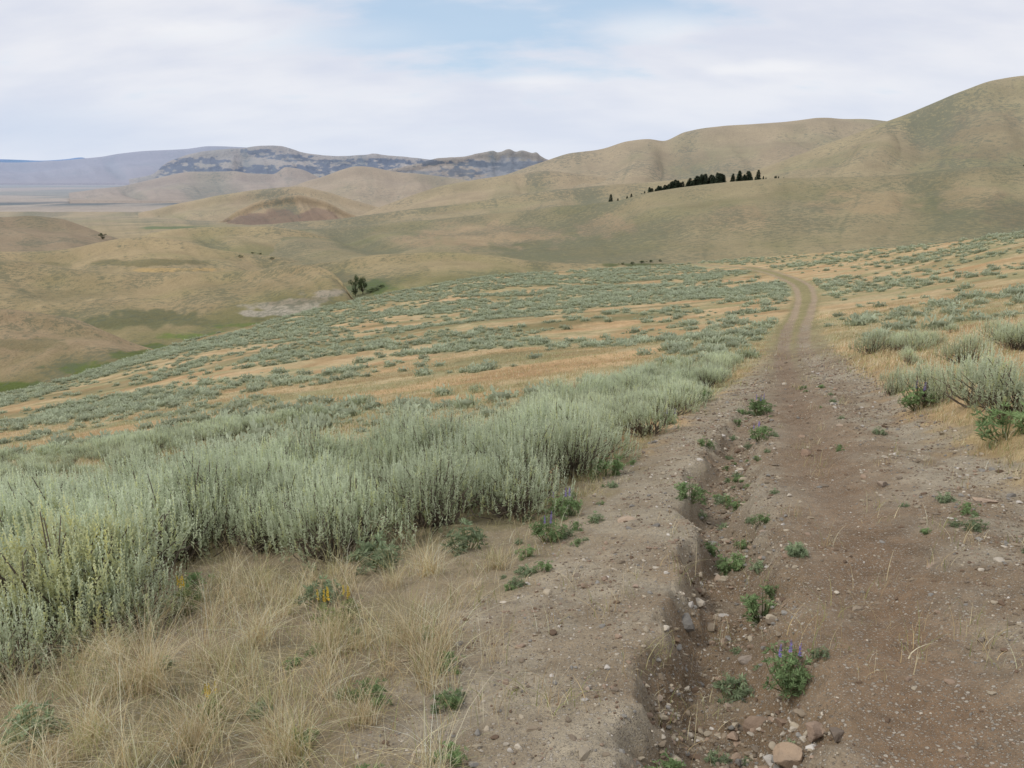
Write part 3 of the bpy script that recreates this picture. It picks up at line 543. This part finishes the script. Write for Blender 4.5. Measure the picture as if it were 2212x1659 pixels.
for k in range(140):
    if k<60:
        y=2.6+11*random.random()**.8; x=float(gC(y))+random.uniform(-.15,.5)
    elif k<75: y=random.uniform(4,20); x=float(tA(y)+tB(y))/2+random.uniform(-.3,.3)
    elif k<115: y=random.uniform(2.4,9); x=float(sL(y))-abs(random.gauss(0,.5))+.15
    else: y=random.uniform(2.0,4.2); x=random.uniform(-.62,-.05)*y
    fm,st,fl=LV[2+k%2]; e=empty('green_plant',(x,y,float(gz(x,y))-.01),random.random()*6.28,random.uniform(.3,.9)); obj('leaves',fm,e); obj('stems',st,e)
    tag(e,*(('small green weed growing in the stony gully','plant','small weeds in the gully') if k<60 else ('small green weed on the stony strip between the wheel tracks','plant','small weeds between the wheel tracks') if k<75 else ('small green weed along the left edge of the gravel shoulder','plant','small weeds along the left shoulder') if k<115 else ('small green weed among the blond grass at lower left','plant','small weeds in the blond grass')))
# ---------------------------------------------------------------- rocks
import bmesh
def rockgeo(seed,sub,flatz=.65,cuts=9):
    rg=np.random.default_rng(seed); bm=bmesh.new(); bmesh.ops.create_icosphere(bm,subdivisions=sub,radius=1.)
    V=np.array([v.co[:] for v in bm.verts]); Fq=np.array([[v.index for v in f.verts] for f in bm.faces]); bm.free()
    for k in range(cuts):
        d=norm(rg.normal(size=3)); c=rg.uniform(.4,.8); t=np.maximum(0,V@d-c); V=V-t[:,None]*d[None]
    V=V*np.array([1,rg.uniform(.65,.95),flatz*rg.uniform(.75,1.1)])+rg.normal(size=V.shape)*.015
    return V,Fq
rocks=[((1718,1572),.085,(1.0,.88,.74),'large tan angular rock at the bottom of the gully'),((1768,1545),.06,(.75,.65,.58),'brown rock right of the large tan rock'),((1812,1560),.05,(.42,.40,.38),'dark grey rock right of the brown one'),((1630,1535),.045,(.95,.85,.72),'flat tan rock left of the large tan rock'),((1600,1532),.035,(.65,.64,.62),'round grey stone left of the flat tan rock'),((1462,1608),.038,(1.,.98,.92),'pale stone near the bottom left of the gully'),((1620,1325),.045,(.75,.75,.74),'grey stone in the gully below the bright green plant'),((1572,1282),.05,(.75,.68,.6),'brown stone on the gully floor left of the bright green plant'),((1560,1168),.055,(.95,.88,.8),'pale stone on the gully floor beside the green plant'),((1540,1135),.06,(.8,.72,.66),'pinkish stone at the left bank of the gully'),((1742,975),.09,(.72,.6,.52),'brown angular rock standing on the track crown'),((1427,1443),.028,(1.1,1.05,.98),'small white stone on the left rim of the gully'),((1372,1270),.028,(.95,.85,.8),'small pinkish stone on the left gravel shoulder'),((2125,1078),.10,(1.1,1.0,.9),'broad flat pale rock in the stony right wheel track'),((1355,1127),.10,(1.1,1.02,.92),'flat cream rock flush with the left gravel shoulder'),((2120,1375),.025,(.6,.6,.6),'small grey stone on the right of the track'),((1270,1500),.022,(1.1,1.05,1.),'small white pebble near the bottom of the gravel shoulder'),((1700,1480),.04,(.7,.6,.52),'brown clod below the largest lupine'),((1815,915),.08,(1.,.92,.82),'flat pale stone on the track near the shrubs'),((1650,1130),.05,(.95,.9,.85),'pale stone on the right rim of the gully'),((1580,1410),.03,(.9,.85,.8),'small pale stone on the gully floor above the big rocks'),((2010,1215),.05,(.9,.82,.74),'flat stone embedded right of the wheel track'),((1905,1045),.06,(.8,.76,.72),'grey stone in the middle strip of the track')]
for i,(q,r,t,l) in enumerate(rocks):
    x,y=gh(*q); V,Fq=rockgeo(500+i,3,.62 if 'flat' not in l else .25); 
    o=obj('rock',mesh('rock',V*r,Fq,M_rock,np.broadcast_to(np.array(t)*1.1,V.shape)),None,(x,y,float(gz(x,y))+r*(.22 if 'flat' not in l else .05))); o.rotation_euler=(random.uniform(-.2,.2),random.uniform(-.2,.2),random.random()*6.28); tag(o,l,'rock')
R0=[rockgeo(700+s,1,.7,6) for s in range(6)]; R1=[rockgeo(720+s,2,.6,9) for s in range(6)]
PAL=np.array([lin(192,178,154),lin(162,146,124),lin(218,206,186),lin(140,126,108),lin(174,150,128),lin(152,148,140),lin(224,216,204),lin(126,104,84)])
gy=1.5+40*rng.random(150000)**2.2; l=sL(gy)-.25; r=np.minimum(sR(gy)+.15,.8*gy+1); gx=l+(r-l)*rng.random(len(gy))
zz_,gg,_=Gm(gx,gy); dA=np.abs(gx-tA(gy)); dB=np.abs(gx-tB(gy))
dens=.3+.7*sstep(.35,.6,fbm(gx*2.2,gy*2.2,3)); dens=np.where(dA<.45,dens*.28,dens); dens=np.where(gg>.05,.35+1.1*sstep(.42,.6,fbm(gx*3.5+9,gy*3.5,2)),dens); dens=np.where(gx<l+.5,dens*.5,dens); dens=dens*(1-sstep(12,34,gy))
ok=rng.random(len(gx))<dens*.55
gx,gy,zz_,gg=gx[ok],gy[ok],zz_[ok],gg[ok]; print('GRAVEL',len(gx))
VV=[];FF=[];CC=[];off=0
for i in range(len(gx)):
    s=min(.034,.0034*math.exp(abs(random.gauss(0,.72))))*(1+min(1.2,gy[i]*.07)); 
    if gg[i]>.1: s*=1.25 if random.random()>.12 else 2.1
    V,Fq=(R1 if s>.014 and gy[i]<8 else R0)[random.randrange(6)]
    a=random.random()*6.28; ca,sa=math.cos(a)*s,math.sin(a)*s
    VV.append(np.stack([V[:,0]*ca-V[:,1]*sa+gx[i],V[:,0]*sa+V[:,1]*ca+gy[i],V[:,2]*s*.9+zz_[i]+s*.12],1)); FF.append(Fq+off); off+=len(V)
    CC.append(np.broadcast_to(PAL[random.choices(range(8),[5,5,2,4,4,3,1,3])[0]]*random.uniform(.75,1.05),V.shape))
tag(obj('gravel',mesh('gravel',np.vstack(VV),np.vstack(FF),M_gravel,np.vstack(CC))),'loose gravel and small stones strewn over the track and gully','gravel',kind='stuff')
# ---------------------------------------------------------------- trees
def conifer(seed):
    rg=np.random.default_rng(seed); n=620; t=rg.random(n)**.8*.94+.06; a=rg.random(n)*6.283
    rad=.20*(1-t)**.6*(.7+.3*np.cos(t*60))*rg.uniform(.55,1.1,n)+.008
    P=np.stack([rad*.3*np.cos(a),rad*.3*np.sin(a),t*1.],1); D=np.stack([np.cos(a),np.sin(a),-.15+rg.normal(size=n)*.2],1)
    V,Fq=leaves(P,D,rad*.85+.02,.022,rg); C=np.repeat(np.array([.06,.08,.05])*rg.uniform(.6,1.5,(n,1)),4,0)
    tv,tf=tubes([[(0,0,-.02),(0,0,.5),(0,0,.97)]],.018,.003,5)
    return mesh('crown',V,Fq,M_conif,C),mesh('trunk',tv,tf,M_wood,np.broadcast_to(np.array([.08,.06,.045]),tv.shape))
CN=[conifer(s) for s in range(4)]
def put_con(x,y,z,h,label,group=None,wd=1.):
    c,t=CN[random.randrange(4)]; e=empty('conifer_tree',(x,y,z),random.random()*6.28,(h*wd,h*wd,h)); obj('crown',c,e); obj('trunk',t,e); tag(e,label,'tree',group)
def ridge(name,px,k=1.0):
    xs,L=RID[name]; p=[np.interp(px,xs,L[:,j]) for j in range(3)]; return p
GT='conifers in the line along the bench crest'
plist=[(1324,20,'lone conifer at the left end of the tree line on the bench',1.6)]
for px in (1336,1348,1355,1362,1369,1375,1380,1386,1392,1396,1400): plist.append((px,random.uniform(8,13) if px!=1400 else 18,None,1.5))
px=1404
while px<1530: plist.append((px,random.uniform(9,18)+(px-1408)*.09,None,random.uniform(1.7,2.5))); px+=random.uniform(1.6,3.6)
px=1534
while px<1572: plist.append((px,random.uniform(13,27),None,random.uniform(1.3,2.1))); px+=random.uniform(2.,3.8)
px=1580
while px<1634: plist.append((px,random.uniform(12,27),None,random.uniform(1.3,2.1))); px+=random.uniform(2.,3.8)
for px in (1637,1644,1650,1656,1662,1668,1676,1683,1691): plist.append((px,random.uniform(8,16),None,1.3))
for (px,hp,l,wd) in plist:
    x,y,z=ridge('sage_bench',px); h=hp*y/F*1.15
    put_con(x+random.uniform(-3,3),y+random.uniform(-8,8),z-1.0,h,l or 'dark conifer in the line of trees along the bench crest',None if l else GT,wd)
for px,hp,l in ((1772,5,'tiny conifer on the bench crest right of the tree line'),(1920,9,'single conifer on the bench crest below the steep hill'),(2002,8,'taller of two conifers on the bench crest right of the single one'),(2082,9,'conifer at the foot of the steep hill near the right edge'),(2210,12,'conifer at the right edge of the bench crest'),(1992,6,'small conifer beside the taller one on the bench crest')):
    x,y,z=ridge('sage_bench',px); put_con(x,y,z-1,hp*y/F,l,None,1.5)
bpy.context.view_layer.update(); dg=bpy.context.evaluated_depsgraph_get()
def cast(px,row):
    d=Vector(unproj(px,row,1.0))-Vector((0,0,CZ)); h,loc,_,_,o,_=S.ray_cast(dg,Vector((0,0,CZ)),d.normalized()); return loc if h else None
def bushy(seed,n=900):
    rg=np.random.default_rng(seed); cen=[]
    for k in range(9):
        cen.append(np.array([rg.normal()*.20,rg.normal()*.20,rg.uniform(.28,.85)]))
    P=np.array([cen[i] for i in rg.integers(0,9,n)])+norm(rg.normal(size=(n,3)))*rg.uniform(.06,.17,(n,1)); D=norm(P-np.array([0,0,.4]))+rg.normal(size=(n,3))*.6
    V,Fq=leaves(P,D,rg.uniform(.04,.08,n),.022,rg); k=np.clip(P[:,2],0,1)[:,None]; C=np.repeat(np.array([.08,.105,.05])*(.5+.8*k)*rg.uniform(.6,1.4,(n,1)),4,0)
    paths=[[(0,0,-.03),(0,0,.15),tuple(c*.6),tuple(c)] for c in cen]; tv,tf=tubes(paths,.03,.006,4)
    return mesh('crown',V,Fq,M_green,C),mesh('trunk',tv,tf,M_wood,np.broadcast_to(np.array([.08,.06,.045]),tv.shape))
BS=[bushy(s) for s in range(3)]
def put_bush(px,row,hp,name,label,cat,group=None,wd=1.):
    p=cast(px,row)
    if p is None: return
    h=hp*p.y/F; c,t=BS[random.randrange(3)]; e=empty(name,(p.x,p.y,p.z-.03*h),random.random()*6.28,(h*wd,h*wd,h)); obj('crown',c,e); obj('trunk',t,e); tag(e,label,cat,group)
put_bush(768,640,46,'broadleaf_tree','left dark green tree standing in the ravine','tree',None,.7)
put_bush(784,636,42,'broadleaf_tree','right dark green tree standing in the ravine','tree',None,.7)
put_bush(222,517,14,'broadleaf_tree','lone dark tree on the valley floor at far left','tree',None,1.2)
for k,(px,row,h) in enumerate([(520,556,5),(545,548,4),(562,550,4),(588,560,5),(1386,569,7),(1406,567,6),(1366,571,6),(1345,572,5),(1426,565,5),(812,628,8),(825,622,8),(800,632,9)]):
    put_bush(px,row,h,'willow_shrub','small dark green shrub in a moist draw of the valley','shrub','shrubs in the moist draws',2.4)
# ---------------------------------------------------------------- sky, light, camera
w=bpy.data.worlds.new('World'); S.world=w; w.use_nodes=True; t=NT(w.node_tree); bg=t.n['Background']
sky=t.n.new('ShaderNodeTexSky'); sky.sky_type='NISHITA'; sky.sun_disc=False; SE=math.radians(50); sky.sun_elevation=SE; sky.altitude=1800
tc=t.n.new('ShaderNodeTexCoord'); G=tc.outputs['Generated']; sp=t.n.new('ShaderNodeSeparateXYZ'); t.l.new(G,sp.inputs[0])
zc=t.math('MAXIMUM',sp.outputs[2],0.0); den=t.math('ADD',zc,.34)
cb=t.n.new('ShaderNodeCombineXYZ'); t.l.new(t.math('DIVIDE',sp.outputs[0],den),cb.inputs[0]); t.l.new(t.math('DIVIDE',sp.outputs[1],den),cb.inputs[1])
mp=t.n.new('ShaderNodeMapping'); t.l.new(cb.outputs[0],mp.inputs[0]); mp.inputs['Scale'].default_value=(1.1,2.1,1); mp.inputs['Rotation'].default_value=(0,0,.2)
n1=t.noise(mp.outputs[0],1.4,5,.45); n2=t.noise(mp.outputs[0],3.4,7,.52)
def blob(px,row,a,b):
    d=Vector(unproj(px,row,1.0))-Vector((0,0,CZ)); d.normalize()
    v=t.n.new('ShaderNodeVectorMath'); v.operation='SUBTRACT'; t.l.new(G,v.inputs[0]); v.inputs[1].default_value=d
    s=t.n.new('ShaderNodeVectorMath'); s.operation='MULTIPLY'; t.l.new(v.outputs[0],s.inputs[0]); s.inputs[1].default_value=(1/a,1/a,1/b)
    l=t.n.new('ShaderNodeVectorMath'); l.operation='LENGTH'; t.l.new(s.outputs[0],l.inputs[0]); return t.math('SUBTRACT',1.,t.ramp(l.outputs['Value'],.0,1.2))
b1=blob(1080,50,.30,.09); b2=blob(800,80,.20,.035); b3=blob(70,280,.16,.035); b4=blob(1250,0,.24,.075)
bl=t.math('MAXIMUM',t.math('MAXIMUM',b1,b2),b4)
blue=t.math('MULTIPLY',t.ramp(t.math('ADD',bl,t.math('MULTIPLY_ADD',n2,1.9,-.95)),.2,.95),.85)
mixn=t.math('ADD',t.math('MULTIPLY',n1,.65),t.math('MULTIPLY',n2,.35))
cl=t.mix(t.ramp(mixn,.34,.66),(6.0,6.35,7.3),(7.55,7.6,7.95))
hz=t.ramp(sp.outputs[2],.0,.16); cl=t.mix(t.math('MULTIPLY_ADD',hz,.6,.4),(6.1,6.7,7.8),cl)
cl=t.mix(t.math('MULTIPLY',b3,.45),cl,(4.8,5.7,7.2))
for (px,row,a_,b_) in ((1410,62,.10,.026),(1640,150,.10,.014),(1160,178,.08,.016),(560,70,.2,.03)):
    bb=blob(px,row,a_,b_); cl=t.mix(t.math('MULTIPLY',t.ramp(t.math('MULTIPLY',bb,t.math('MULTIPLY_ADD',n2,2.,0.)),.1,1.2),.6),cl,(8.3,8.3,8.4)); blue=t.math('MULTIPLY',blue,t.math('SUBTRACT',1.,t.math('MULTIPLY',bb,.6)))
skb=t.mix(.6,sky.outputs[0],(4.8,6.5,8.2))
c=t.mix(blue,cl,skb); t.l.new(c,bg.inputs['Color']); bg.inputs['Strength'].default_value=.115
sl=bpy.data.lights.new('sun','SUN'); sl.energy=1.6; sl.angle=math.radians(12); sl.color=(1,.95,.87); so=bpy.data.objects.new('sun',sl); COL.objects.link(so)
az=math.radians(-98)
sd=Vector((math.sin(az)*math.cos(SE),math.cos(az)*math.cos(SE),math.sin(SE))); so.rotation_euler=sd.to_track_quat('Z','Y').to_euler(); sky.sun_rotation=az
cam=bpy.data.cameras.new('camera'); co=bpy.data.objects.new('camera',cam); COL.objects.link(co); co.location=(0,0,CZ); co.rotation_euler=(math.pi/2-TH,0,0); cam.sensor_width=36; cam.lens=F/2212*36; cam.clip_start=.05; cam.clip_end=200000; S.camera=co
S.view_settings.view_transform='Standard'; S.view_settings.look='None'; S.view_settings.exposure=0
